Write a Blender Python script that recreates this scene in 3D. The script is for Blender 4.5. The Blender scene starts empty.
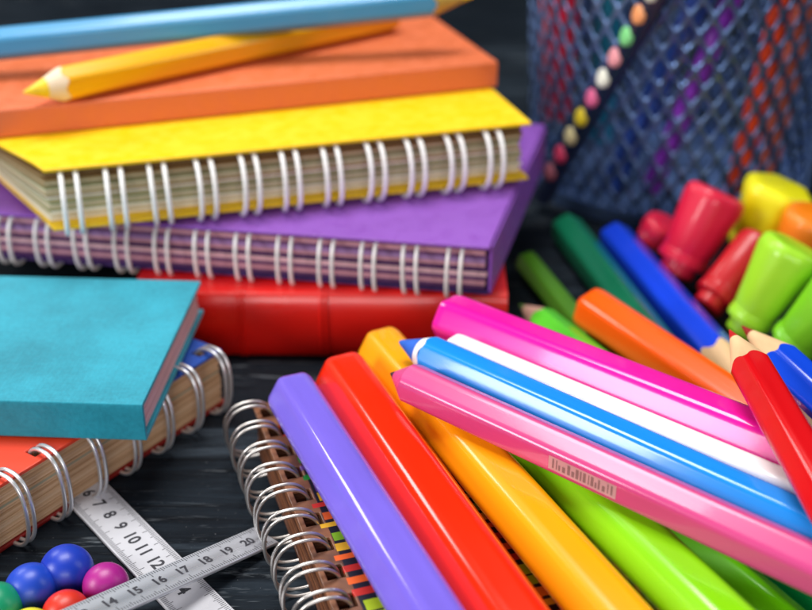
import bpy, math, random
from mathutils import Vector, Matrix
random.seed(7)
S = 0.01                                   # everything below is written in centimetres
C = bpy.context.scene.collection
PITCH, H, FPX = math.radians(28), 12.6, 1150.0

def at(px, py, z):
    """point of the place at height z (cm) that stands at that spot of the photograph"""
    u, v = (px - 406) / FPX, (py - 305) / FPX
    d = Vector((u, math.cos(PITCH) - v * math.sin(PITCH), -math.sin(PITCH) - v * math.cos(PITCH)))
    k = (z - H) / d.z
    return Vector((d.x * k, d.y * k, z))

def lin(h):
    h = h.lstrip('#')
    f = lambda c: c / 12.92 if c <= 0.04045 else ((c + 0.055) / 1.055) ** 2.4
    return tuple(f(int(h[i:i + 2], 16) / 255) for i in (0, 2, 4)) + (1,)

# ------------------------------------------------------------------ materials
MATS = {}
def base_mat(name):
    m = bpy.data.materials.new(name); m.use_nodes = True
    nt = m.node_tree; b = nt.nodes['Principled BSDF']
    return m, nt, b

def paint(name, col, rough=.25, coat=.0, vary=.12, scale=300, bump=.02, metal=0, spec=.5, stretch=(1, 1, 1), sub=0, trans=0):
    if name in MATS: return MATS[name]
    m, nt, b = base_mat(name)
    c = lin(col)
    tc = nt.nodes.new('ShaderNodeTexCoord'); mp = nt.nodes.new('ShaderNodeMapping')
    mp.inputs['Scale'].default_value = stretch
    nt.links.new(tc.outputs['Object'], mp.inputs['Vector'])
    n = nt.nodes.new('ShaderNodeTexNoise'); n.inputs['Scale'].default_value = scale; n.inputs['Detail'].default_value = 5
    nt.links.new(mp.outputs[0], n.inputs['Vector'])
    r = nt.nodes.new('ShaderNodeValToRGB')
    r.color_ramp.elements[0].position = .3; r.color_ramp.elements[1].position = .7
    r.color_ramp.elements[0].color = tuple(x * (1 - vary) for x in c[:3]) + (1,)
    r.color_ramp.elements[1].color = tuple(min(1, x * (1 + vary)) for x in c[:3]) + (1,)
    nt.links.new(n.outputs['Fac'], r.inputs['Fac']); nt.links.new(r.outputs['Color'], b.inputs['Base Color'])
    n2 = nt.nodes.new('ShaderNodeTexNoise'); n2.inputs['Scale'].default_value = scale * .35; n2.inputs['Detail'].default_value = 6
    nt.links.new(mp.outputs[0], n2.inputs['Vector'])
    mr = nt.nodes.new('ShaderNodeMapRange')
    mr.inputs['From Min'].default_value = .3; mr.inputs['From Max'].default_value = .7
    mr.inputs['To Min'].default_value = rough * .6; mr.inputs['To Max'].default_value = min(1, rough * 1.6)
    nt.links.new(n2.outputs['Fac'], mr.inputs['Value']); nt.links.new(mr.outputs[0], b.inputs['Roughness'])
    if bump:
        bp = nt.nodes.new('ShaderNodeBump'); bp.inputs['Strength'].default_value = bump * 5; bp.inputs['Distance'].default_value = .0002
        nt.links.new(n.outputs['Fac'], bp.inputs['Height']); nt.links.new(bp.outputs[0], b.inputs['Normal'])
    b.inputs['Metallic'].default_value = metal; b.inputs['Specular IOR Level'].default_value = spec
    b.inputs['Coat Weight'].default_value = coat; b.inputs['Coat Roughness'].default_value = .06
    if sub:
        b.inputs['Subsurface Weight'].default_value = sub; b.inputs['Subsurface Scale'].default_value = .004
        b.inputs['Subsurface Radius'].default_value = (1, .6, .5)
    MATS[name] = m
    return m

def lacquer(name, col, rough=.22): return paint('lacquer ' + name, col, rough * 1.1, .4, .08, 220, .02, stretch=(.12, 1, 1))
def plastic(name, col, rough=.2):  return paint('plastic ' + name, col, rough, .3, .07, 200, .018, stretch=(.2, 1, 1), sub=.06)
def card(name, col, rough=.45):    return paint('card ' + name, col, rough, 0, .015, 900, .008)
def paper(name, col):              return paint('paper ' + name, col, 0.8, 0, .09, 120, .04, spec=.2, stretch=(1, 1, 14))
def wire(name, col, rough=.28, metal=1): return paint('wire ' + name, col, rough, 0, .06, 200, .01, metal=metal)

def wood_bare():
    return paint('bare pencil wood', 'E3BE90', .65, 0, .2, 260, .05, spec=.25, stretch=(.12, 1, 1))

def cloth(name, col):
    if name in MATS: return MATS[name]
    m, nt, b = base_mat(name)
    c = lin(col)
    tc = nt.nodes.new('ShaderNodeTexCoord')
    w1 = nt.nodes.new('ShaderNodeTexWave'); w1.bands_direction = 'X'; w1.inputs['Scale'].default_value = 420; w1.inputs['Distortion'].default_value = 2.5; w1.inputs['Detail Scale'].default_value = 3
    w2 = nt.nodes.new('ShaderNodeTexWave'); w2.bands_direction = 'Y'; w2.inputs['Scale'].default_value = 420; w2.inputs['Distortion'].default_value = 2.5; w2.inputs['Detail Scale'].default_value = 3
    n = nt.nodes.new('ShaderNodeTexNoise'); n.inputs['Scale'].default_value = 1100; n.inputs['Detail'].default_value = 6
    n3 = nt.nodes.new('ShaderNodeTexNoise'); n3.inputs['Scale'].default_value = 90; n3.inputs['Detail'].default_value = 5
    for x in (w1, w2, n, n3): nt.links.new(tc.outputs['Object'], x.inputs['Vector'])
    a = nt.nodes.new('ShaderNodeMath'); a.operation = 'MULTIPLY'
    nt.links.new(w1.outputs['Fac'], a.inputs[0]); nt.links.new(w2.outputs['Fac'], a.inputs[1])
    a2 = nt.nodes.new('ShaderNodeMath'); a2.operation = 'ADD'
    sc_ = nt.nodes.new('ShaderNodeMath'); sc_.operation = 'MULTIPLY'; sc_.inputs[1].default_value = .14
    nt.links.new(a.outputs[0], sc_.inputs[0]); nt.links.new(sc_.outputs[0], a2.inputs[0]); nt.links.new(n.outputs['Fac'], a2.inputs[1])
    bp = nt.nodes.new('ShaderNodeBump'); bp.inputs['Strength'].default_value = .45; bp.inputs['Distance'].default_value = .00025
    nt.links.new(a2.outputs[0], bp.inputs['Height']); nt.links.new(bp.outputs[0], b.inputs['Normal'])
    mx = nt.nodes.new('ShaderNodeMath'); mx.operation = 'MULTIPLY_ADD'; mx.inputs[1].default_value = .45
    nt.links.new(a2.outputs[0], mx.inputs[0]); nt.links.new(n3.outputs['Fac'], mx.inputs[2])
    r = nt.nodes.new('ShaderNodeValToRGB')
    r.color_ramp.elements[0].position = .5; r.color_ramp.elements[1].position = .95
    r.color_ramp.elements[0].color = tuple(x * .72 for x in c[:3]) + (1,)
    r.color_ramp.elements[1].color = tuple(min(1, x * 1.12 + .01) for x in c[:3]) + (1,)
    nt.links.new(mx.outputs[0], r.inputs['Fac']); nt.links.new(r.outputs['Color'], b.inputs['Base Color'])
    b.inputs['Roughness'].default_value = .62; b.inputs['Specular IOR Level'].default_value = .35
    b.inputs['Sheen Weight'].default_value = .15
    MATS[name] = m
    return m

def table_mat():
    m, nt, b = base_mat('dark painted wood')
    L = nt.links.new
    tc = nt.nodes.new('ShaderNodeTexCoord')
    def noise(scale, st, det=6, rough=.6, dist=0):
        mp = nt.nodes.new('ShaderNodeMapping'); mp.inputs['Scale'].default_value = st
        mp.inputs['Rotation'].default_value = (0, 0, math.radians(-4))
        L(tc.outputs['Object'], mp.inputs['Vector'])
        n = nt.nodes.new('ShaderNodeTexNoise'); n.inputs['Scale'].default_value = scale; n.inputs['Detail'].default_value = det
        n.inputs['Roughness'].default_value = rough; n.inputs['Distortion'].default_value = dist
        L(mp.outputs[0], n.inputs['Vector']); return n
    grain = noise(240, (.07, 1, 1), 8, .7, .4)
    big = noise(28, (.5, 1, 1), 5)
    scr = noise(330, (.10, 1, 1), 4, .75, 1.2)
    patch = noise(45, (.45, 1, 1), 4)
    r = nt.nodes.new('ShaderNodeValToRGB'); e = r.color_ramp.elements
    e[0].position = .3; e[0].color = (.0015, .0022, .004, 1)
    e[1].position = .72; e[1].color = (.020, .031, .044, 1)
    L(grain.outputs['Fac'], r.inputs['Fac'])
    mb = nt.nodes.new('ShaderNodeMix'); mb.data_type = 'RGBA'; mb.blend_type = 'MULTIPLY'; mb.inputs[0].default_value = .8
    rb = nt.nodes.new('ShaderNodeValToRGB'); rb.color_ramp.elements[0].position = .3; rb.color_ramp.elements[0].color = (.35, .35, .4, 1)
    rb.color_ramp.elements[1].position = .65
    L(big.outputs['Fac'], rb.inputs['Fac']); L(r.outputs['Color'], mb.inputs[6]); L(rb.outputs['Color'], mb.inputs[7])
    rs = nt.nodes.new('ShaderNodeValToRGB'); rs.color_ramp.elements[0].position = .585; rs.color_ramp.elements[1].position = .70
    L(scr.outputs['Fac'], rs.inputs['Fac'])
    rp = nt.nodes.new('ShaderNodeValToRGB'); rp.color_ramp.elements[0].position = .44; rp.color_ramp.elements[1].position = .68
    L(patch.outputs['Fac'], rp.inputs['Fac'])
    mul = nt.nodes.new('ShaderNodeMath'); mul.operation = 'MULTIPLY'
    L(rs.outputs['Color'], mul.inputs[0]); L(rp.outputs['Color'], mul.inputs[1])
    m2 = nt.nodes.new('ShaderNodeMath'); m2.operation = 'MULTIPLY'; m2.inputs[1].default_value = .7
    L(mul.outputs[0], m2.inputs[0])
    ms = nt.nodes.new('ShaderNodeMix'); ms.data_type = 'RGBA'; ms.inputs[7].default_value = (.30, .34, .38, 1)
    L(m2.outputs[0], ms.inputs[0]); L(mb.outputs[2], ms.inputs[6]); L(ms.outputs[2], b.inputs['Base Color'])
    gr2 = nt.nodes.new('ShaderNodeMapRange'); gr2.inputs['From Min'].default_value = .48; gr2.inputs['From Max'].default_value = .72
    L(grain.outputs['Fac'], gr2.inputs['Value'])
    pt2 = noise(26, (.35, 1, 1), 5)
    pr2 = nt.nodes.new('ShaderNodeMapRange'); pr2.inputs['From Min'].default_value = .5; pr2.inputs['From Max'].default_value = .7; pr2.inputs['To Max'].default_value = .95
    L(pt2.outputs['Fac'], pr2.inputs['Value'])
    gm = nt.nodes.new('ShaderNodeMath'); gm.operation = 'MULTIPLY'; L(gr2.outputs[0], gm.inputs[0]); L(pr2.outputs[0], gm.inputs[1])
    mg = nt.nodes.new('ShaderNodeMix'); mg.data_type = 'RGBA'; mg.inputs[7].default_value = (.115, .15, .19, 1)
    L(gm.outputs[0], mg.inputs[0]); L(ms.outputs[2], mg.inputs[6])
    sp_ = noise(2200, (1, 1, 1), 2, .5)
    rsp = nt.nodes.new('ShaderNodeMapRange'); rsp.inputs['From Min'].default_value = .72; rsp.inputs['From Max'].default_value = .76; rsp.inputs['To Max'].default_value = .45
    L(sp_.outputs['Fac'], rsp.inputs['Value'])
    md = nt.nodes.new('ShaderNodeMix'); md.data_type = 'RGBA'; md.inputs[7].default_value = (.34, .36, .38, 1)
    L(rsp.outputs[0], md.inputs[0]); L(mg.outputs[2], md.inputs[6]); L(md.outputs[2], b.inputs['Base Color'])
    mr = nt.nodes.new('ShaderNodeMapRange'); mr.inputs['To Min'].default_value = .45; mr.inputs['To Max'].default_value = .7
    L(grain.outputs['Fac'], mr.inputs['Value']); L(mr.outputs[0], b.inputs['Roughness'])
    bp = nt.nodes.new('ShaderNodeBump'); bp.inputs['Strength'].default_value = .6; bp.inputs['Distance'].default_value = .0006
    L(grain.outputs['Fac'], bp.inputs['Height']); L(bp.outputs[0], b.inputs['Normal'])
    b.inputs['Specular IOR Level'].default_value = .08
    return m

# ------------------------------------------------------------------ mesh helpers
class MB:
    def __init__(s): s.v = []; s.f = []; s.m = []; s.mats = []
    def mat(s, m):
        if m not in s.mats: s.mats.append(m)
        return s.mats.index(m)
    def add(s, vs, fs, m):
        k = len(s.v); i = s.mat(m)
        s.v += [tuple(v) for v in vs]; s.f += [tuple(a + k for a in f) for f in fs]; s.m += [i] * len(fs)
    def box(s, x0, x1, y0, y1, z0, z1, m):
        s.add([(x, y, z) for z in (z0, z1) for y in (y0, y1) for x in (x0, x1)],
              [(0, 2, 3, 1), (4, 5, 7, 6), (0, 1, 5, 4), (2, 6, 7, 3), (0, 4, 6, 2), (1, 3, 7, 5)], m)
    def plate(s, xs, ys, skip, z0, z1, m, warp=None):
        """slab over the grid xs * ys; cells in skip are real openings"""
        nx, ny = len(xs), len(ys)
        vs = [(x, y, z) for z in (z0, z1) for y in ys for x in xs]
        if warp: vs = [warp(*v) for v in vs]
        idx = lambda i, j, k: k * nx * ny + j * nx + i
        full = lambda i, j: 0 <= i < nx - 1 and 0 <= j < ny - 1 and (i, j) not in skip
        fs = []
        for i in range(nx - 1):
            for j in range(ny - 1):
                if not full(i, j): continue
                fs.append((idx(i, j, 1), idx(i + 1, j, 1), idx(i + 1, j + 1, 1), idx(i, j + 1, 1)))
                fs.append((idx(i, j, 0), idx(i, j + 1, 0), idx(i + 1, j + 1, 0), idx(i + 1, j, 0)))
                if not full(i - 1, j): fs.append((idx(i, j, 0), idx(i, j, 1), idx(i, j + 1, 1), idx(i, j + 1, 0)))
                if not full(i + 1, j): fs.append((idx(i + 1, j, 0), idx(i + 1, j + 1, 0), idx(i + 1, j + 1, 1), idx(i + 1, j, 1)))
                if not full(i, j - 1): fs.append((idx(i, j, 0), idx(i + 1, j, 0), idx(i + 1, j, 1), idx(i, j, 1)))
                if not full(i, j + 1): fs.append((idx(i, j + 1, 0), idx(i, j + 1, 1), idx(i + 1, j + 1, 1), idx(i + 1, j + 1, 0)))
        s.add(vs, fs, m)
    def tube(s, pts, r, m, n=10, closed=False):
        P = [Vector(p) for p in pts]; N = len(P); vs = []; fs = []
        up = None
        for i in range(N):
            t = (P[(i + 1) % N] - P[i - 1]) if closed else (P[min(i + 1, N - 1)] - P[max(i - 1, 0)])
            t.normalize()
            if up is None: up = t.orthogonal().normalized()
            up = (up - t * up.dot(t)).normalized(); w = t.cross(up)
            for k in range(n):
                a = 2 * math.pi * k / n
                vs.append(P[i] + up * (r * math.cos(a)) + w * (r * math.sin(a)))
        for i in range(N if closed else N - 1):
            j = (i + 1) % N
            for k in range(n):
                l = (k + 1) % n
                fs.append((i * n + k, i * n + l, j * n + l, j * n + k))
        if not closed:
            fs.append(tuple(range(n - 1, -1, -1))); fs.append(tuple((N - 1) * n + k for k in range(n)))
        s.add(vs, fs, m)
    def rings(s, rings, m, cap0=True, cap1=True):
        n = len(rings[0]); vs = [p for r in rings for p in r]; fs = []
        for i in range(len(rings) - 1):
            for k in range(n):
                l = (k + 1) % n
                fs.append((i * n + k, i * n + l, (i + 1) * n + l, (i + 1) * n + k))
        if cap0: fs.append(tuple(range(n - 1, -1, -1)))
        if cap1: fs.append(tuple((len(rings) - 1) * n + k for k in range(n)))
        s.add(vs, fs, m)
    def build(s, name, parent=None, smooth=None, bevel=0, seg=2):
        me = bpy.data.meshes.new(name)
        me.from_pydata([(x * S, y * S, z * S) for x, y, z in s.v], [], s.f)
        for m in s.mats: me.materials.append(m)
        for p, i in zip(me.polygons, s.m): p.material_index = i
        if smooth is not None:
            for p in me.polygons: p.use_smooth = True
            me.set_sharp_from_angle(angle=math.radians(smooth))
        me.update()
        o = bpy.data.objects.new(name, me); C.objects.link(o)
        if parent: o.parent = parent
        if bevel:
            b = o.modifiers.new('edge', 'BEVEL'); b.width = bevel * S; b.segments = seg; b.limit_method = 'ANGLE'; b.angle_limit = math.radians(40)
            b.harden_normals = False
        return o

def tag(o, label=None, cat=None, group=None, kind=None):
    if label: o['label'] = label
    if cat: o['category'] = cat
    if group: o['group'] = group
    if kind: o['kind'] = kind
    return o

def empty(name, loc, label, cat, group=None, rz=0, mat=None):
    o = bpy.data.objects.new(name, None); C.objects.link(o)
    o.empty_display_size = .01
    if mat is not None: o.matrix_world = mat
    else:
        o.location = Vector(loc) * S; o.rotation_euler = (0, 0, rz)
    return tag(o, label, cat, group)

def axis_matrix(p0, p1, roll):
    x = (p1 - p0).normalized()
    z = Vector((0, 0, 1)); z = (z - x * z.dot(x))
    if z.length < 1e-4: z = Vector((0, 1, 0))
    z.normalize(); y = z.cross(x)
    M = Matrix((x, y, z)).transposed().to_4x4()
    M = M @ Matrix.Rotation(math.radians(roll), 4, 'X')
    M.translation = p0 * S
    return M

# ------------------------------------------------------------------ setting
tm = table_mat()
t = MB(); t.box(-110, 110, -40, 130, -3, 0, tm)
tag(t.build('table_top'), kind='structure')

# ------------------------------------------------------------------ pencils and pens
NA = 48
def hexr(th, r, rnd):
    a = (th % (math.pi / 3)) - math.pi / 6
    return min(r / math.cos(a), r * rnd)
CAPS = []
def prism_ring(x, r, rnd, k=1.0):
    return [(x, hexr(2 * math.pi * i / NA, r, rnd) * k * math.cos(2 * math.pi * i / NA),
             hexr(2 * math.pi * i / NA, r, rnd) * k * math.sin(2 * math.pi * i / NA)) for i in range(NA)]

def stick(name, label, cat, p0, p1, r, mat, roll=0, rnd=1.10, tip=None, lead=None, group=None, end='blunt', cone=None, ring=None, ext=0, tipk=2.9, chamf=.14, parts=None, lf=.30):
    """hexagonal pencil or pen from its back end p0 to p1; tip: None = blunt front, else the wood material"""
    p0 = Vector(p0); p1 = Vector(p1)
    p1 = p1 + (p1 - p0).normalized() * ext
    CAPS.append((label, p0, p1, r))
    L = (p1 - p0).length; M = axis_matrix(p0, p1, roll)
    mb = MB()
    c = chamf * r
    back = [prism_ring(0, r, rnd, .87), prism_ring(.25 * c, r, rnd, .94), prism_ring(c, r, rnd, .975), prism_ring(2.0 * c, r, rnd, 1)]
    if tip is None:
        rr = back + [prism_ring(L - 2 * c, r, rnd, 1), prism_ring(L - c, r, rnd, .975), prism_ring(L - .25 * c, r, rnd, .94), prism_ring(L, r, rnd, .87)]
        mb.rings(rr, mat)
        if parts is None:
            o = mb.build(name, None, 40); o.matrix_world = M
            return tag(o, label, cat, group)
        e = empty(name, None, label, cat, group, mat=M); mb.build('barrel', e, 40)
        return e
    rl = r * lf
    clen = tipk * (r - rl * 1.0)
    xb = L - clen - rl * tipk                     # where the flats meet the cone
    endr = []
    for i in range(NA):
        th = 2 * math.pi * i / NA; q = hexr(th, r, rnd)
        endr.append((xb - tipk * (q - r), q * math.cos(th), q * math.sin(th)))
    mb.rings(back + [endr], mat, cap1=True)
    e = empty(name, None, label, cat, group, mat=M)
    mb.build('barrel', e, 40)
    w = MB()
    circ = lambda x, q: [(x, q * math.cos(2 * math.pi * i / NA), q * math.sin(2 * math.pi * i / NA)) for i in range(NA)]
    xl = xb + clen
    w.rings([[(x + .002, y * .998, z * .998) for x, y, z in endr], circ(xb + tipk * (r - (r + rl) / 2), (r + rl) / 2), circ(xl, rl)], tip)
    w.build('sharpened_cone', e, 50)
    l = MB()
    l.rings([circ(xl + .001, rl * .99), circ(xl + rl * tipk * .5, rl * .52), circ(xl + rl * tipk * .85, rl * .2), circ(xl + rl * tipk * .93, rl * .08)], lead or tip)
    l.build('lead', e, 50)
    return e

W = wood_bare()
NB = .90                                           # top of the notebook in the foreground
# --- the thick pens on the notebook
G1 = None
def onnb(px, py, r): return at(px, py, NB + .06 + r)
stick('jumbo_pen', 'thick glossy violet pen lying nearest the wire rings of the foreground notebook', 'pen',
      onnb(293, 394, .46), onnb(426, 610, .46), .46, plastic('violet', '7866D8', .11), roll=0, rnd=1.095, ext=2.5, chamf=.22)
stick('jumbo_pen', 'thick glossy scarlet red pen between the violet pen and the amber pen', 'pen',
      onnb(343, 376, .52), onnb(503, 610, .52), .52, plastic('scarlet', 'F02A0C', .16), roll=3, rnd=1.09, ext=2.5, chamf=.22)
stick('jumbo_pen', 'thick amber yellow pen reaching under the tips of the pink and blue pencils', 'pen',
      onnb(381, 348, .47), onnb(606, 610, .47), .47, lacquer('amber', 'FFA404', .25), roll=2, rnd=1.095, ext=2.5, chamf=.22)
stick('jumbo_pen', 'thick lime green pen crossing below the pink pencil with the printed strip', 'pen',
      onnb(478, 388, .47), onnb(703, 610, .47), .47, lacquer('lime', '86D40C', .22), roll=0, rnd=1.095, ext=2.5, chamf=.22)
stick('coloured_pencil', 'grass green pencil in the bottom right, between the lime pen and emerald pencil', 'pencil',
      at(652, 514, 1.0), at(762, 612, 1.0), .40, lacquer('grass', '7CE410'), roll=25, ext=2.0)
stick('coloured_pencil', 'emerald green pencil in the bottom right corner, under the pink pencil', 'pencil',
      at(690, 510, .40), at(818, 608, .40), .38, lacquer('emerald', '0CA450'), roll=10, ext=2.0)

# --- the bundle of four pencils on top of them
ZB = NB + .06 + .94 + .34
stick('coloured_pencil', 'magenta pencil with blunt rounded end, topmost in the row of four crossing pencils', 'pencil',
      at(447, 318, ZB - .18), at(785, 454, ZB - .14), .46, lacquer('magenta', 'EC18A0', .17), roll=-3, rnd=1.10, ext=3.2, chamf=.22)
stick('coloured_pencil', 'plain white pencil between the magenta pencil and the bright blue pencil', 'pencil',
      at(452, 349, ZB - .08), at(812, 502, ZB - .08), .29, lacquer('white', 'F4F0F2', .2), roll=0, ext=2, chamf=.22)
stick('coloured_pencil', 'bright sky blue pencil with blue point and white cut ring, over the amber pen', 'pencil',
      at(840, 542, ZB), at(398, 341, ZB), .33, lacquer('sky', '1C8CE8', .2), roll=0, tip=paint('white primer', 'E8E4E4', .5), lead=paint('blue lead', '2060C8', .5, vary=.15), tipk=2.2, lf=.80)
pk = stick('coloured_pencil', 'rose pink pencil with dark point and small printed strip, lowest of the crossing row', 'pencil',
      at(850, 585, ZB), at(390, 373, ZB), .33, lacquer('rose', 'D44A88', .25), roll=-30, tip=lacquer('rose', 'D44A88', .25), lead=paint('graphite', '30242C', .4), tipk=1.4)

# --- pencils on the right, in front of the cup
stick('coloured_pencil', 'thick orange pencil with blunt end between the magenta pencil and the royal blue pencil', 'pencil',
      at(590, 308, 1.15), at(772, 432, 1.05), .46, lacquer('orange', 'FF5C00', .25), roll=18, rnd=1.1, ext=.3, chamf=.25)
stick('coloured_pencil', 'royal blue pencil with pale sharpened cone, blunt end towards the mesh cup', 'pencil',
      at(614, 237, .45), at(752, 396, .5), .40, lacquer('royal', '1444E0', .28), roll=30, tipk=3.6, tip=W, lead=paint('blue lead', '2060C8', .5))
stick('coloured_pencil', 'dark teal green pencil lying left of the royal blue pencil, before the mesh cup', 'pencil',
      at(566, 228, .40), at(670, 365, .40), .40, lacquer('teal', '0A6E4C', .3), roll=30)
stick('coloured_pencil', 'olive green pencil on the dark table between the red book and the orange pencil', 'pencil',
      at(527, 262, .33), at(640, 400, .33), .28, lacquer('olive', '4A8414', .35), roll=10)
stick('coloured_pencil', 'apple green pencil with pinkish wood point beside the red book corner', 'pencil',
      at(640, 400, .75), at(519, 304, .62), .33, lacquer('apple', '5CCC30', .3), roll=20, tip=paint('pink wood', 'C89888', .6), lead=paint('green lead', '5A8038', .5))
stick('coloured_pencil', 'bright red sharpened pencil with red lead, lying across the orange and magenta pencils', 'pencil',
      at(838, 520, 2.95), at(729, 329, 3.1), .32, lacquer('red', 'CC0C14', .22), roll=0, tipk=3.7, tip=W, lead=paint('red lead', 'C01818', .45))
stick('coloured_pencil', 'blue sharpened pencil with a dark red point beside the bright red pencil', 'pencil',
      at(860, 434, 2.1), at(741, 325, 2.4), .33, lacquer('cobalt', '1048D8', .22), roll=0, tipk=3.4, tip=W, lead=paint('dark red lead', '8C1414', .45))
stick('coloured_pencil', 'natural wood pencil showing under the blue sharpened pencil at the right edge', 'pencil',
      at(774, 366, 1.45), at(852, 460, 1.45), .27, paint('varnished wood', 'DCBE98', .5, 0, .12, 200, .02, stretch=(.1, 1, 1)), roll=0, ext=.2)

# ------------------------------------------------------------------ wire bound notebooks
def grid(L, Wd, holes, hw, ha, hb):
    xs = [0]; skip = set()
    for h in holes:
        xs += [h - hw / 2, h + hw / 2]; skip.add((len(xs) - 2, 1))
    xs.append(L)
    return xs, [0, ha, hb, Wd], skip

def rounded_loop(cy, cz, a, b, x, lean=0, n=44, e=2.4):
    pts = []
    for i in range(n):
        t = 2 * math.pi * i / n; c, s = math.cos(t), math.sin(t)
        pts.append((x + lean * math.sin(t), cy + a * math.copysign(abs(c) ** (2 / e), c), cz + b * math.copysign(abs(s) ** (2 / e), s)))
    return pts

def notebook(name, label, origin, rz, L, Wd, T, pitch, start, cover_top, cover_bot, sheet_mats, wm, gap=.13, wr=.035,
             a=.34, cy=.12, ztop=.0, zbot=.1, over=.0, ct=.07, ha=.2, hb=.5, hole=.26, warp=None, jit=.03, group=None, nsheet=16, holes_top=True, lean=.0, lip=0, zoff=0, inset=.02, ee=2.4):
    e = empty(name, origin, label, 'notebook', group, rz)
    n = int((L - start * .6) / pitch)
    holes = [start + i * pitch for i in range(n + 1) if start + i * pitch < L - .25]
    xs, ys, sk = grid(L, Wd, holes, hole, ha, hb)
    c = MB(); c.plate(xs, [-over] + ys[1:], sk if holes_top else set(), T - ct, T, cover_top, warp); c.build('front_cover', e, None, .018)
    c = MB(); c.plate(xs, [-lip] + ys[1:], sk, 0, ct, cover_bot, warp); c.build('back_cover', e, None, .018)
    p = MB(); z0, z1 = ct + .012, T - ct - .012; dz = (z1 - z0) / nsheet
    for i in range(nsheet):
        j = lambda: random.uniform(-jit, jit)
        xx = [.04 + jit + j()] + xs[1:-1] + [L - .05 - jit + j()]
        yy = [.02 + inset + jit + j()] + [ha, hb] + [Wd - .06 - jit + j()]
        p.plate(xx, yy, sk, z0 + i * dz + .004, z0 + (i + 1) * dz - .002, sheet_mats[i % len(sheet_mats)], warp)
    p.build('pages', e)
    lo, hi = -zbot, T + ztop
    src = None
    for h in holes:
        if src is None:
            w = MB()
            for d in (-gap / 2, gap / 2):
                w.tube(rounded_loop(cy, (lo + hi) / 2, a, (hi - lo) / 2, d, lean, e=ee), wr, wm, 10, True)
            o = w.build('wire_loop', e, 180); src = o
        else:
            o = src.copy(); C.objects.link(o); o.parent = e
        o.location = (h * S, 0, 0)
        o.rotation_euler = (random.uniform(-.02, .02), random.uniform(-.03, .03), random.uniform(-.05, .05))
    return e

def rzof(v): return math.atan2(v.y, v.x)
white_wire = wire('white', 'FBFAF8', .35, 0)
silver = wire('silver', 'E2E3E6', .34, .75)

ZR = 1.55                                           # red book
ZP = ZR + .03; TP = 1.15                            # violet notebook
ZY = ZP + TP + .13; TY = 1.36                       # yellow notebook
ZO = ZY + TY + .02; TO = .62                        # orange book
# violet notebook
def skew(x, y, z): return (x + .085 * max(0, y) * (x / 13.6) ** 2, y, z)
D = at(490, 245, ZP + TP); E_ = at(215, 228, ZP + TP)
dv = (D - E_).normalized(); ang = math.radians(-9.5); dv = Vector((math.cos(ang), math.sin(ang), 0))
LP = 13.6
o = D - dv * LP; o.z = ZP
pitch = 1.0
vn = notebook('spiral_notebook', 'purple notebook with white twin wire rings between the red book and yellow notebook', o, ang, LP, 7.6, TP, .895, .36,
         card('purple', '8A50B6', .5), card('deep purple', '3A2060', .45),
         [paper('mauve', '6A4470'), paper('rose mauve', 'CC98A4'), paper('mauve', '6A4470'), paper('pale pink', 'E4BCC4'), paper('plum', '4C2C5C'), paper('rose mauve', 'CC98A4'), paper('lilac', 'A080B4')],
         white_wire, gap=.28, wr=.042, a=.38, cy=.15, ztop=-.12, zbot=.12, over=.12, nsheet=10, holes_top=False, hole=.42, inset=.05, jit=.03, warp=skew)
# yellow notebook
fl = MB(); fl.plate([LP - .02, LP + .05], [.06, 3, 7.6], set(), .0, TP - .075, card('purple', '8A50B6', .5), skew); fl.build('side_flap', vn, None, .015)
A = at(44, 168, ZY + TY); B = at(530, 121, ZY + TY)
LY = (B - A).length; ay = rzof(B - A)
o = A.copy(); o.z = ZY
def fan(x, y, z):
    k = max(0, 1 - x / LY) ** 1.5
    s = .36 + .18 * z / TY
    return (x - s * max(0, y) * k, y, z)
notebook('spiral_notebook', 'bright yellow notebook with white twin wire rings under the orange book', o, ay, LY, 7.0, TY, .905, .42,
         card('yellow', 'F8CC04', .45), card('golden yellow', 'F0C408', .42),
         [paper({'i': 'ivory', 'c': 'cream sheet', 'b': 'bone', 's': 'sage', 't': 'tan sheet', 'd': 'shadow toned sheet'}[q], {'i': 'F4EEDF', 'c': 'E6DCC2', 'b': 'C8BA96', 's': '94966A', 't': 'A0845A', 'd': '6E4C24'}[q]) for q in 'icbisbcsbitbcstbtdtddd'],  # top sheets coloured dark brown to stand in for shadow under the cover
         white_wire, gap=.30, wr=.052, a=.62, cy=.12, ztop=-.14, zbot=.12, over=.11, nsheet=22, holes_top=False, hole=.46, ha=.42, hb=.70, warp=fan, inset=.20, jit=.04, lean=.0, lip=.08, ee=2.0)

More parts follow.
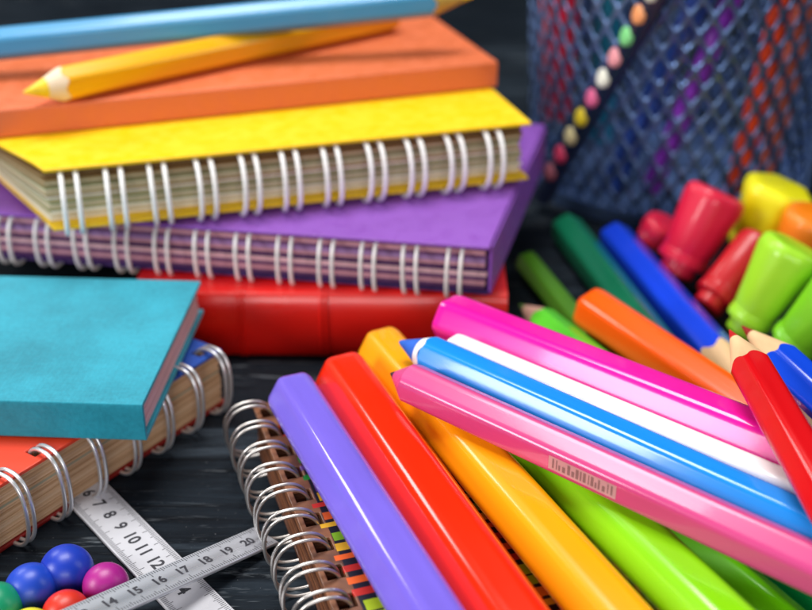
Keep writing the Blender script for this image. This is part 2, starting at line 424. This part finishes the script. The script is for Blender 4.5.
# ------------------------------------------------------------------ case bound books
def hardback(name, label, origin, rz, L, Wd, T, mat, page, bulge=0, ct=.08, band=None, end_inset=.08, nb=9):
    e = empty(name, origin, label, 'book', None, rz)
    prof = [(Wd, 0), (Wd * .5, 0), (.25, 0)]
    inn = [(Wd, ct), (Wd * .5, ct), (.25, ct)]
    for i in range(nb + 1):
        a = -math.pi / 2 - math.pi * i / nb
        q = .5 * T
        ey = max(bulge, .05)
        sgn = math.copysign(abs(math.sin(a)) ** (.9 if bulge else .35), math.sin(a)); cs = math.copysign(abs(math.cos(a)) ** (.8 if bulge else .35), math.cos(a))
        prof.append((ey + ey * cs if bulge else .05 + .05 * cs, q + q * sgn))
        inn.append((ct + ey + ey * cs * .9, q + (q - ct) * sgn))
    prof += [(.25, T), (Wd * .5, T), (Wd, T)]
    inn += [(.25, T - ct), (Wd * .5, T - ct), (Wd, T - ct)]
    if bulge:
        prof[2] = (ey + .12, 0.0); inn[2] = (ey + .14, ct); prof[-3] = (ey + .12, T); inn[-3] = (ey + .14, T - ct)
    m = MB(); n = len(prof)
    xs = [0, L * .25, L * .5, L * .75, L]
    vs = []
    for x in xs: vs += [(x, y, z) for y, z in prof] + [(x, y, z) for y, z in inn]
    fs = []
    for k in range(len(xs) - 1):
        a0, a1 = k * 2 * n, (k + 1) * 2 * n
        for i in range(n - 1):
            fs.append((a0 + i, a0 + i + 1, a1 + i + 1, a1 + i))
            fs.append((a0 + n + i, a1 + n + i, a1 + n + i + 1, a0 + n + i + 1))
        fs.append((a0, a1, a1 + n, a0 + n)); fs.append((a0 + n - 1, a0 + 2 * n - 1, a1 + 2 * n - 1, a1 + n - 1))
    for x0, fl in ((0, 0), ((len(xs) - 1) * 2 * n, 1)):
        for i in range(n - 1):
            q = (x0 + i, x0 + n + i, x0 + n + i + 1, x0 + i + 1)
            fs.append(q if not fl else q[::-1])
    m.add(vs, fs, mat); m.build('cover', e, 35, .012)
    p = MB(); z0, z1 = ct + .004, T - ct - .004; ns = 12; dz = (z1 - z0) / ns
    pm = page if isinstance(page, list) else [page]
    for i in range(ns):
        j = lambda: random.uniform(-.012, .012)
        p.box(end_inset + j(), L - end_inset + j(), max(bulge, .05) * 1.6 + ct + .05, Wd - .12 + j(), z0 + i * dz + .001, z0 + (i + 1) * dz - .001, pm[i % len(pm)])
    p.build('pages', e)
    return e

# red book at the bottom of the stack
ra = math.radians(-1.0)
RR = at(504, 352, 0); rl = 7.9
ro = Vector((RR.x, 21.1, 0)) - Vector((math.cos(ra), math.sin(ra), 0)) * rl
rb = hardback('hardback_book', 'thick glossy red book with rounded spine at the bottom of the stack', ro, ra, rl, 6.6, ZR,
              paint('red leatherette', 'D81408', .3, .25, .1, 60, .03), paper('cream', 'DCCFB4'), bulge=.28, ct=.1)
bm_ = MB()
for xq in (2.3, 4.05):
    for s_ in (-.05, .05):
        pts = []
        for i in range(21):
            a = -math.pi / 2 - math.pi * i / 20
            pts.append((xq + s_, .28 + .30 * math.copysign(abs(math.cos(a)) ** .8, math.cos(a)) - .0, ZR / 2 + (ZR / 2 - .01) * math.copysign(abs(math.sin(a)) ** .9, math.sin(a))))
        bm_.tube(pts, .036, paint('red leatherette', 'D81408'), 8)
bm_.build('spine_rib', rb, 60)
# orange book
OA = at(0, 110, ZO + TO); OB = at(498, 62, ZO + TO)
oa = rzof(OB - OA); od = (OB - OA).normalized(); OL = (OB - OA).length + 1.2
oo = OB - od * OL; oo.z = ZO
hardback('hardback_book', 'thin orange book on the yellow notebook with two pencils lying on it', oo, oa, OL, 5.3, TO, card('orange cover', 'DE7246', .42), paper('cream', 'DCCFB4'), bulge=0, ct=.07)
# turquoise book
ZK = 1.25; ZT = ZK + .05; TT = .74
TF = at(142, 405, ZT + TT); ta = math.radians(-3.2); td = Vector((math.cos(ta), math.sin(ta), 0)); TL = 7.6
to = TF - td * TL; to.z = ZT
hardback('hardback_book', 'turquoise cloth covered book on top of the brown paged ring notebook', to, ta, TL, (at(205, 281, ZT + TT) - TF).length, TT,
         cloth('turquoise cloth', '0A98B0'), [paper('blush', 'F0C8C8'), paper('blush dark', 'DCB0B4')], bulge=0, ct=.085)

# ring notebook with kraft pages
K1 = at(0, 485, ZK); K2 = at(222, 349, ZK)
kd = (K2 - K1).normalized(); ka = rzof(kd); KL = 9.6
ko = K2 - kd * KL; ko.z = 0
def two_tone():
    m, nt, b = base_mat('two tone cover')
    tc = nt.nodes.new('ShaderNodeTexCoord'); sp = nt.nodes.new('ShaderNodeSeparateXYZ'); nt.links.new(tc.outputs['Object'], sp.inputs[0])
    gt = nt.nodes.new('ShaderNodeMath'); gt.operation = 'GREATER_THAN'; gt.inputs[1].default_value = .074
    nt.links.new(sp.outputs[0], gt.inputs[0])
    mx = nt.nodes.new('ShaderNodeMix'); mx.data_type = 'RGBA'; mx.inputs[6].default_value = lin('E84426'); mx.inputs[7].default_value = lin('1C4CA8')
    nt.links.new(gt.outputs[0], mx.inputs[0]); nt.links.new(mx.outputs[2], b.inputs['Base Color'])
    n = nt.nodes.new('ShaderNodeTexNoise'); n.inputs['Scale'].default_value = 400; nt.links.new(tc.outputs['Object'], n.inputs['Vector'])
    bp = nt.nodes.new('ShaderNodeBump'); bp.inputs['Strength'].default_value = .12; bp.inputs['Distance'].default_value = .0002
    nt.links.new(n.outputs['Fac'], bp.inputs['Height']); nt.links.new(bp.outputs[0], b.inputs['Normal'])
    b.inputs['Roughness'].default_value = .42
    return m
kraft = [paper('kraft', 'CCA680'), paper('kraft light', 'D4B08C'), paper('kraft dark', 'BC946C'), paper('kraft', 'CCA680'), paper('kraft pale', 'DCBC98')]
kr = [kraft[k] for k in (0, 1, 0, 2, 0, 1, 0, 4, 1, 0, 0, 1, 2, 0, 1, 0, 0, 4, 0, 1, 0, 2, 0, 1)]
kr[15] = paper('grey green sheet', '9C9C84')
notebook('ring_notebook', 'silver ringed notebook with brown pages and red cover under the turquoise book', ko, ka, KL, 5.0, ZK, .80, .45,
         two_tone(), card('dark red', '8C1810', .5), kr, silver, gap=.13, wr=.036, a=.46, cy=.02, ztop=.12, zbot=-.02, nsheet=24, ha=.16, hb=.42, hole=.22, jit=.02, lean=.04)

# foreground ring notebook
N1 = at(254, 409, NB); N2 = at(331, 606, NB)
nd = (N2 - N1).normalized(); na = rzof(nd)
no = N1 - nd * .15; no.z = 0
def striped():
    m, nt, b = base_mat('striped cover'); L = nt.links.new
    tc = nt.nodes.new('ShaderNodeTexCoord'); sp = nt.nodes.new('ShaderNodeSeparateXYZ'); L(tc.outputs['Object'], sp.inputs[0])
    mul = nt.nodes.new('ShaderNodeMath'); mul.operation = 'MULTIPLY'; mul.inputs[1].default_value = 100 / .27
    L(sp.outputs[0], mul.inputs[0])
    fl = nt.nodes.new('ShaderNodeMath'); fl.operation = 'FLOOR'; L(mul.outputs[0], fl.inputs[0])
    fr = nt.nodes.new('ShaderNodeMath'); fr.operation = 'FRACT'; L(mul.outputs[0], fr.inputs[0])
    wn = nt.nodes.new('ShaderNodeTexWhiteNoise'); wn.noise_dimensions = '1D'; L(fl.outputs[0], wn.inputs['W'])
    cr = nt.nodes.new('ShaderNodeValToRGB'); cr.color_ramp.interpolation = 'CONSTANT'
    cols = ['C42818', 'F08018', 'A8C010', 'E8B020', '18882C', '6A3898', 'E86018', '84B818']
    el = cr.color_ramp.elements
    el[0].color = lin(cols[0]); el[0].position = 0; el[1].color = lin(cols[1]); el[1].position = 1 / 8
    for i in range(2, 8):
        q = el.new(i / 8); q.color = lin(cols[i])
    L(wn.outputs['Value'], cr.inputs['Fac'])
    lt = nt.nodes.new('ShaderNodeMath'); lt.operation = 'LESS_THAN'; L(fr.outputs[0], lt.inputs[0])
    # staggered start of each bar
    ltv = nt.nodes.new('ShaderNodeMath'); ltv.operation = 'MULTIPLY_ADD'; ltv.inputs[1].default_value = .5; ltv.inputs[2].default_value = .38; L(ltv.outputs[0], lt.inputs[1])
    ad = nt.nodes.new('ShaderNodeMath'); ad.operation = 'MULTIPLY_ADD'; ad.inputs[1].default_value = .0018; ad.inputs[2].default_value = .0030
    wn2 = nt.nodes.new('ShaderNodeTexWhiteNoise'); wn2.noise_dimensions = '1D'
    a5 = nt.nodes.new('ShaderNodeMath'); a5.operation = 'ADD'; a5.inputs[1].default_value = 37.3; L(fl.outputs[0], a5.inputs[0]); L(a5.outputs[0], wn2.inputs['W'])
    L(wn2.outputs['Value'], ad.inputs[0]); L(wn2.outputs['Value'], ltv.inputs[0])
    g2 = nt.nodes.new('ShaderNodeMath'); g2.operation = 'GREATER_THAN'; L(sp.outputs[1], g2.inputs[0]); L(ad.outputs[0], g2.inputs[1])
    an = nt.nodes.new('ShaderNodeMath'); an.operation = 'MULTIPLY'; L(lt.outputs[0], an.inputs[0]); L(g2.outputs[0], an.inputs[1])
    g3 = nt.nodes.new('ShaderNodeMath'); g3.operation = 'GREATER_THAN'; g3.inputs[1].default_value = .0042; L(sp.outputs[1], g3.inputs[0])
    n = nt.nodes.new('ShaderNodeTexNoise'); n.inputs['Scale'].default_value = 260; n.inputs['Detail'].default_value = 6
    L(tc.outputs['Object'], n.inputs['Vector'])
    br = nt.nodes.new('ShaderNodeValToRGB'); br.color_ramp.elements[0].position = .3; br.color_ramp.elements[0].color = lin('5E3826'); br.color_ramp.elements[1].position = .7; br.color_ramp.elements[1].color = lin('96603E')
    L(n.outputs['Fac'], br.inputs['Fac'])
    m0 = nt.nodes.new('ShaderNodeMix'); m0.data_type = 'RGBA'; m0.inputs[7].default_value = lin('14141E'); L(g3.outputs[0], m0.inputs[0]); L(br.outputs['Color'], m0.inputs[6])
    m1 = nt.nodes.new('ShaderNodeMix'); m1.data_type = 'RGBA'; L(an.outputs[0], m1.inputs[0]); L(m0.outputs[2], m1.inputs[6]); L(cr.outputs['Color'], m1.inputs[7])
    L(m1.outputs[2], b.inputs['Base Color']); b.inputs['Roughness'].default_value = .4
    bp = nt.nodes.new('ShaderNodeBump'); bp.inputs['Strength'].default_value = .2; bp.inputs['Distance'].default_value = .0002
    L(n.outputs['Fac'], bp.inputs['Height']); L(bp.outputs[0], b.inputs['Normal'])
    return m
bk = [paper('brown', '7A4C34'), paper('brown dark', '5A3624'), paper('brown mid', '8C5A3C'), paper('brown dark', '5A3624')]
notebook('ring_notebook', 'brown edged notebook with silver rings and striped cover under the violet and red pens', no, na, 8.8, 4.6, NB, .66, .32,
         striped(), card('brown board', '5A3420', .6), bk, wire('warm steel', 'DAD6D2', .32, .9), gap=.17, wr=.029, a=.46, cy=-.12, ztop=.26, zbot=.0, nsheet=10, ha=.10, hb=.38, hole=.3, jit=.015, lean=.06)

# ------------------------------------------------------------------ pencils on the orange book
zt = ZO + TO
YW = lacquer('sunflower', 'FFB808', .28)
yp1 = at(22, 93, zt + .36); yp0 = at(392, 16, zt + .37)
stick('coloured_pencil', 'yellow sharpened pencil lying on the orange book, point to the left', 'pencil', yp0, yp1, .35, YW, roll=28, tip=paint('pale pencil wood', 'E8D2B4', .6, stretch=(.12, 1, 1)), lead=paint('yellow lead', 'F4D020', .5), tipk=2.4, lf=.62)
bp0 = at(-60, 50, zt + .66); bp1 = at(474, -3, zt + 1.28)
stick('coloured_pencil', 'light blue pencil across the back of the orange book over the yellow pencil', 'pencil', bp0, bp1, .34, lacquer('light blue', '3C94C8', .4), roll=30, tip=paint('olive wood', 'C8A850', .6), lead=paint('yellow lead', 'F4D020', .5))

# printed strip on the pink pencil
def text_mesh(mb, body, size, mat, place):
    cu = bpy.data.curves.new('letters', 'FONT'); cu.body = body; cu.size = size; cu.align_x = 'CENTER'; cu.align_y = 'CENTER'; cu.resolution_u = 3; cu.offset = .008
    ob = bpy.data.objects.new('letters', cu); C.objects.link(ob)
    dg = bpy.context.evaluated_depsgraph_get(); me = ob.evaluated_get(dg).to_mesh()
    mb.add([place(v.co.x, v.co.y) for v in me.vertices], [tuple(p.vertices) for p in me.polygons], mat)
    ob.evaluated_get(dg).to_mesh_clear(); bpy.data.objects.remove(ob); bpy.data.curves.remove(cu)

# ------------------------------------------------------------------ rulers
ink = paint('black ink', '34343C', .5)
def ruler(label, p0, p1, wd, th, numbers, mat, num_size, first, step, flip=1):
    p0 = Vector(p0); p1 = Vector(p1); L = (p1 - p0).length; M = axis_matrix(p0, p1, 0)
    e = empty('ruler', None, label, 'ruler', None, mat=M)
    b = MB(); b.box(0, L, -wd / 2, wd / 2, 0, th, mat); b.build('blade', e, None, .02)
    k = MB(); z = th + .003
    dx = step / 10; k0 = first - int((first - .06) / dx) * dx; q0 = -int((first - .06) / dx)
    for i in range(int((L - k0 - .05) / dx)):
        x = k0 + i * dx; m_ = (q0 + i) % 10; l = .17 if m_ == 0 else (.13 if m_ == 5 else .085)
        for s in (-1, 1):
            y0, y1 = s * (wd / 2 - .03), s * (wd / 2 - .03 - l * wd / .8)
            k.add([(x - .0055, y0, z), (x + .0055, y0, z), (x + .0055, y1, z), (x - .0055, y1, z)], [(0, 1, 2, 3)], ink)
    for i, s in enumerate(numbers):
        x = first + i * step
        text_mesh(k, s, num_size, ink, lambda u, v, x=x: (x + u * flip, v * flip, z))
    k.build('markings', e)
    return e
ruler_m = paint('white ruler plastic', 'D2D2D8', .28, .2, .05, 150, .02)
ruler_s = paint('brushed steel', 'C4C8D0', .3, 0, .12, 500, .02, metal=.55, stretch=(.04, 1, 1))
ruler('pale ruler lying flat with one end under the silver rings of the brown paged notebook', at(80, 487, .01), at(262, 676, .01), .80, .07,
      ['6', '7', '8', '9', '10', '11', '12', '13', '14'], ruler_m, .31, .35, .40)
ruler('pale ruler lying across the other ruler, its end touching the foreground notebook rings', at(266, 537, .04), at(60, 628, .86), .60, .06,
      ['20', '19', '18', '17', '16', '15', '14', '13', '12', '11'], ruler_s, .24, .42, .46, -1)

# ------------------------------------------------------------------ beads
def bead(label, px, py, r, mat, sx=1):
    m = MB(); n, k = 40, 24; rings = []
    for j in range(1, k):
        a = math.pi * j / k - math.pi / 2
        rings.append([(r * sx * math.cos(a) * math.cos(2 * math.pi * i / n), r * math.cos(a) * math.sin(2 * math.pi * i / n), r * math.sin(a)) for i in range(n)])
    m.rings(rings, mat)
    o = m.build('bead', None, 180)
    o.scale = (1, random.uniform(.96, 1), random.uniform(.94, .99)); o.rotation_euler = (random.uniform(-.5, .5), random.uniform(-.5, .5), random.uniform(0, 6))
    o.location = at(px, py, r) * S; tag(o, label, 'bead', 'beads in the bottom left corner')
def beadm(n, c): return paint('bead ' + n, c, .42, .05, .16, 130, .05)
bead('blue bead behind the others, beside the flat ruler', 67, 570, .42, beadm('blue', '1438B4'))
bead('blue bead between the green bead and the rear blue bead', 31, 588, .40, beadm('azure', '1844BC'))
bead('magenta bead beside the crossing rulers', 106, 585, .36, beadm('magenta', 'A81C86'))
bead('orange red bead in front of the magenta bead, at the bottom edge', 66, 613, .36, beadm('vermilion', 'D82C14'))
bead('yellow bead mostly cut off by the bottom edge', 30, 632, .37, beadm('yellow', 'E8E010'))
bead('green bead at the left edge beside a blue bead', -4, 608, .40, beadm('green', '0C9068'))

# ------------------------------------------------------------------ mesh cup
def mesh_cup(cx, cy, r0, r1, h, nc, nr):
    e = empty('mesh_pencil_cup', (cx, cy, 0), 'dark blue wire mesh cup holding pencils behind the markers', 'pencil cup')
    mm = paint('blue black steel', '6C88B8', .34, .0, .1, 150, .01, metal=.85)
    m = MB(); vs = []; fs = []
    rad = lambda z: r0 + (r1 - r0) * z / h
    def pt(i, j):
        z = .25 + (h - .5) * j / nr; a = 2 * math.pi * (i + .5 * (j % 2)) / nc
        return Vector((rad(z) * math.cos(a), rad(z) * math.sin(a), z))
    idx = {}; mid = {}
    def vid(i, j):
        k = (i % nc, j)
        if k not in idx: idx[k] = len(vs); vs.append(pt(*k))
        return idx[k]
    for j in range(0, nr - 1):
        for i in range(nc):
            o = j % 2
            c = [vid(i, j), vid(i + o, j + 1), vid(i, j + 2), vid(i + o - 1, j + 1)]
            P = [vs[q] for q in c]
            q0 = Vector((sum(p.x for p in P), sum(p.y for p in P), sum(p.z for p in P))) / 4
            out = []
            for s in range(4):
                a_, b_ = c[s], c[(s + 1) % 4]
                k_ = (min(a_, b_), max(a_, b_))
                if k_ not in mid: mid[k_] = len(vs); vs.append((vs[a_] + vs[b_]) / 2)
                out += [a_, mid[k_]]
            inn = []
            for s, q in enumerate(out):
                inn.append(len(vs)); vs.append(q0 + (vs[q] - q0) * (.70 if s % 2 == 0 else .80))
            for s in range(8):
                t_ = (s + 1) % 8
                fs.append((out[s], out[t_], inn[t_], inn[s]))
    m.add(vs, fs, mm)
    o = m.build('mesh_wall', e, 60)
    so = o.modifiers.new('thickness', 'SOLIDIFY'); so.thickness = .045 * S; so.offset = 0
    circ = lambda r, z: [(r * math.cos(2 * math.pi * i / 72), r * math.sin(2 * math.pi * i / 72), z) for i in range(72)]
    b = MB(); b.rings([circ(r0 - .12, 0), circ(r0 + .06, 0), circ(r0 + .08, .12), circ(r0 + .07, .42), circ(r0 - .06, .42), circ(r0 - .08, .14), circ(.3, .13)], paint('blue black steel', '22345A'), True, True)
    b.build('base', e, 40)
    w = MB(); w.tube(circ(r1, h - .1), .17, paint('blue black steel', '22345A'), 12, True); w.build('rim', e, 180)
    return e
CX, CY = 7.65, 31.7
mesh_cup(CX, CY, 3.95, 4.55, 10.6, 46, 22)

def on_cup(px, py, depth):
    """point that far inside the cup wall, behind that spot of its front"""
    u, v = (px - 406) / FPX, (py - 305) / FPX
    d = Vector((u, math.cos(PITCH) - v * math.sin(PITCH), -math.sin(PITCH) - v * math.cos(PITCH)))
    best = None; t_ = 20.0
    while t_ < 40:
        p = Vector((0, 0, H)) + d * t_
        g = math.hypot(p.x - CX, p.y - CY) - (3.95 + .6 * p.z / 10.6 - depth)
        if best is None or g < best[0]: best = (g, p)
        if g < 0: return p
        t_ += .02
    g, p = best; h = math.hypot(p.x - CX, p.y - CY); k = (h - g) / h
    return Vector((CX + (p.x - CX) * k, CY + (p.y - CY) * k, p.z))
def cup_pencil(label, px0, py0, d0, px1, py1, d1, top, r, mat, tip=None, lead=None, name='coloured_pencil', cat='pencil', roll=0, parts=None):
    b = on_cup(px0, py0, d0); q = on_cup(px1, py1, d1)
    d = (q - b).normalized()
    return stick(name, label, cat, b, b + d * ((top - b.z) / d.z), r, mat, roll=roll, tip=tip, lead=lead, parts=parts)
cup_pencil('crimson pencil inside the mesh cup, second from its left side', 556, 120, .5, 566, 0, .9, 12.5, .36, lacquer('cherry', 'E0203C'), W, paint('red lead', 'C01818'))
cup_pencil('coral pink pencil inside the mesh cup at its left side', 531, 120, .6, 541, 0, .6, 13, .30, lacquer('coral', 'FF7070'), W, paint('red lead', 'C01818'))
d0 = at(542, 199, .33)
_u, _v = (655 - 406) / FPX, (0 - 305) / FPX
_dir = Vector((_u, math.cos(PITCH) - _v * math.sin(PITCH), -math.sin(PITCH) - _v * math.cos(PITCH)))
_k = 29.5
while True:                                        # lean it so that it just touches the wall
    d1 = Vector((0, 0, H)) + _dir * _k
    gap_ = min(math.hypot(q.x - CX, q.y - CY) - (3.95 + .6 * q.z / 10.6) for q in (d0.lerp(d1, f / 40) for f in range(41)))
    if gap_ > .28 or _k < 20: break
    _k -= .05
d1 = d1 + (d1 - d0).normalized() * 4.5
DR = .25
dp = stick('dotted_pen', 'dark pen with a row of pastel dots leaning against the mesh cup', 'pen', d0, d1, DR, lacquer('ink blue', '1C2440'), parts=1)
dm = MB(); dc = ['985060', 'D03860', 'D8CC98', 'E0C820', 'DC6490', 'F0F0E0', 'F0A0A8', '80D888', 'F0A068', 'E0E0D0', '78C0D0']
DM = axis_matrix(d0, d1, 0).to_3x3()
vw = (Vector((0, 0, H)) - (d0 + d1) / 2).normalized() + Vector((-.55, 0, 0))
fk = max(range(6), key=lambda k: (DM @ Vector((0, math.cos(math.pi / 6 + k * math.pi / 3), math.sin(math.pi / 6 + k * math.pi / 3)))).dot(vw))
for i in range(int(((d1 - d0).length - 1.4) / .64)):
    x = 1.0 + i * .64; th = math.pi / 6 + fk * math.pi / 3
    rr = []
    for (h_, q) in ((-.1, .24), (.005, .235), (.035, .18), (.045, .08)):
        R_ = DR + h_
        rr.append([(x + q * math.cos(2 * math.pi * a / 24), R_ * math.cos(th) - q * math.sin(2 * math.pi * a / 24) * math.sin(th), R_ * math.sin(th) + q * math.sin(2 * math.pi * a / 24) * math.cos(th)) for a in range(24)])
    dm.rings(rr, paint('dot ' + dc[i % 11], dc[i % 11], .4, vary=.03))
dm.build('dot_row', dp, 60)
cup_pencil('blue pencil in the middle of the mesh cup', 610, 190, .5, 700, 0, .9, 12.6, .30, lacquer('denim', '2C4C9C'), W, paint('blue lead', '2060C8'))
cup_pencil('violet pencil slanting through the mesh cup', 650, 190, .6, 730, 0, .8, 13.2, .26, lacquer('purple', '9038C0'), W, paint('violet lead', '6030A0'))
cup_pencil('brick red pencil inside the mesh cup above the yellow marker', 735, 190, .45, 783, 0, .6, 12.8, .26, lacquer('brick', 'F04C20'), W, paint('red lead', 'C01818'))
cup_pencil('terracotta pencil inside the mesh cup right of the brick red one', 762, 190, .45, 808, 0, .6, 13.1, .26, lacquer('terracotta', 'D87058'), W, paint('red lead', 'C01818'))
cup_pencil('teal pencil inside the mesh cup behind the dotted pen', 580, 140, 2.0, 600, 0, 2.2, 12.2, .36, lacquer('sea', '2898B0'), W, paint('blue lead', '2060C8'))

# ------------------------------------------------------------------ short markers in front of the cup
def marker(label, p0, p1, rt, rb, mat, body, hexy=1.04, roll=0, neck=.75):
    """short marker, foot p0 on the table, closed end of its cap at p1"""
    p0 = Vector(p0); p1 = Vector(p1); L = (p1 - p0).length; M = axis_matrix(p0, p1, roll)
    e = empty('marker', None, label, 'marker', 'short markers in front of the mesh cup', mat=M)
    CAPS.append((label, p0, p1, rt, rb * neck))
    def ring(x, r, rnd): return prism_ring(x, r, rnd)
    c0 = L * .14
    m = MB()
    m.rings([ring(c0, rb * .93, 1.02), ring(c0 + .02, rb * 1.03, 1.02), ring(c0 + .14, rb * 1.05, 1.02), ring(c0 + .17, rb * .99, 1.02), ring(c0 + .20, rb * 1.02, 1.02), ring(c0 + .24, rb * 1.02, 1.02), ring(c0 + .27, rb * .985, 1.02), ring(c0 + .30, rb * 1.01, 1.02), ring(c0 + (L - c0) * .5, (rb + rt) / 2, 1 + (hexy - 1) * .5),
             ring(L - .30, rt, hexy), ring(L - .17, rt * .985, hexy), ring(L - .08, rt * .94, hexy), ring(L - .03, rt * .87, hexy), ring(L - .005, rt * .78, hexy), ring(L, rt * .66, hexy)], mat)
    m.build('cap', e, 38)
    b = MB()
    b.rings([ring(0, rb * neck * .85, 1.02), ring(.06, rb * neck, 1.02), ring(c0 + .05, rb * neck, 1.02)], body)
    b.build('barrel', e, 40)
    return e
mcr, mdr, mye, mor, mli, mgr = (plastic(n, c, .42) for n, c in (('crimson', 'DA0E3C'), ('dark red', 'BC0616'), ('lemon', 'F2EC00'), ('tangerine', 'F08008'), ('spring', 'A0DC24'), ('leaf', '78C818')))
marker('large crimson marker cap standing tallest beside the yellow one', at(675, 274, .35), at(719, 191, 2.3), .72, .58, mcr, mcr, 1.05, 10)
marker('small crimson marker cap peeking out left of the large crimson one', at(652, 243, .42), at(666, 222, 1.05), .50, .44, mcr, mcr, 1.03)
marker('dark red smooth marker between the crimson and lime green ones', at(706, 308, .45), at(762, 240, 1.7), .50, .46, mdr, mdr, 1.0)
marker('lemon yellow marker with faceted cap at the top, before the mesh cup', at(748, 258, .35), at(782, 185, 2.3), .78, .60, mye, mye, 1.12, 0)
marker('orange marker between the yellow and lime green ones', at(786, 280, .35), at(816, 214, 2.15), .66, .56, mor, mor, 1.02)
marker('large lime green marker with flat capped end right of the dark red one', at(740, 334, .35), at(797, 245, 2.4), .70, .47, mli, mli, 1.04, 0)
marker('lime green marker half cut off by the right edge of the picture', at(783, 352, .35), at(850, 288, 2.1), .66, .48, mgr, mgr, 1.03)

# ------------------------------------------------------------------ small prints
pm = MB(); pr = .33
ps = paint('pale print', 'CC9CA4', .5); dk = paint('grey print', '8C6A70', .5)
x0 = 5.2
PL = (at(390, 373, ZB) - at(850, 585, ZB)).length
# facet frame: normals at 30 + 60k degrees of the cross section after roll
def facet(u, v, k, lift):
    th = math.radians(k); R_ = pr + lift
    return (u, R_ * math.cos(th) - v * math.sin(th), R_ * math.sin(th) + v * math.cos(th))
PF, PX0, PX1 = 30, PL - 4.75, PL - 3.55
pm.add([facet(PX0, -.12, PF, .004), facet(PX1, -.12, PF, .004), facet(PX1, .12, PF, .004), facet(PX0, .12, PF, .004)], [(0, 1, 2, 3)], ps)
x = PX0 + .06
while x < PX1 - .08:
    w_ = random.choice((.02, .03, .05)); y1 = random.choice((.02, .09, .09))
    pm.add([facet(x, -.08, PF, .007), facet(x + w_, -.08, PF, .007), facet(x + w_, y1, PF, .007), facet(x, y1, PF, .007)], [(0, 1, 2, 3)], dk)
    x += w_ + random.choice((.025, .04))
pm.build('printed_strip', pk)

# ------------------------------------------------------------------ light and camera
def area(name, loc, target, sx, sy, power, col=(1, 1, 1)):
    l = bpy.data.lights.new(name, 'AREA'); l.shape = 'RECTANGLE'; l.size = sx * S; l.size_y = sy * S; l.energy = power; l.color = col
    o = bpy.data.objects.new(name, l); C.objects.link(o)
    o.location = Vector(loc) * S
    d = Vector(target) - Vector(loc); o.rotation_euler = d.to_track_quat('-Z', 'Y').to_euler()
    return o
area('key_softbox', (-10, 34, 75), (0, 18, 0), 42, 30, 6.0, (1, .985, .96))
area('left_softbox', (-52, -6, 29), (0, 17, 1), 22, 23, 2.5, (1, .98, .97))
area('back_left_softbox', (-46, 54, 42), (0, 15, 1), 22, 14, 1.2, (1, .99, .97))
area('front_softbox', (4, -48, 30), (0, 20, 1), 40, 16, 1.8, (1, .98, .97))
area('side_softbox', (60, 20, 45), (4, 20, 1), 25, 40, .8, (.95, .98, 1))

w = bpy.data.worlds.new('World'); bpy.context.scene.world = w; w.use_nodes = True
w.node_tree.nodes['Background'].inputs[0].default_value = (.5, .55, .62, 1)
w.node_tree.nodes['Background'].inputs[1].default_value = .01

cam = bpy.data.cameras.new('camera'); co = bpy.data.objects.new('camera', cam); C.objects.link(co)
co.location = (0, 0, H * S); co.rotation_euler = (math.pi / 2 - PITCH, 0, 0)
cam.sensor_width = 36; cam.lens = 36 * FPX / 812; cam.clip_start = .005; cam.clip_end = 20
cam.dof.use_dof = True; cam.dof.focus_distance = .183; cam.dof.aperture_fstop = 14
sc = bpy.context.scene; sc.camera = co
sc.view_settings.view_transform = 'Standard'; sc.view_settings.look = 'None'; sc.view_settings.exposure = 0; sc.view_settings.gamma = 1
sc.cycles.use_denoising = True
sc.cycles.max_bounces = 8
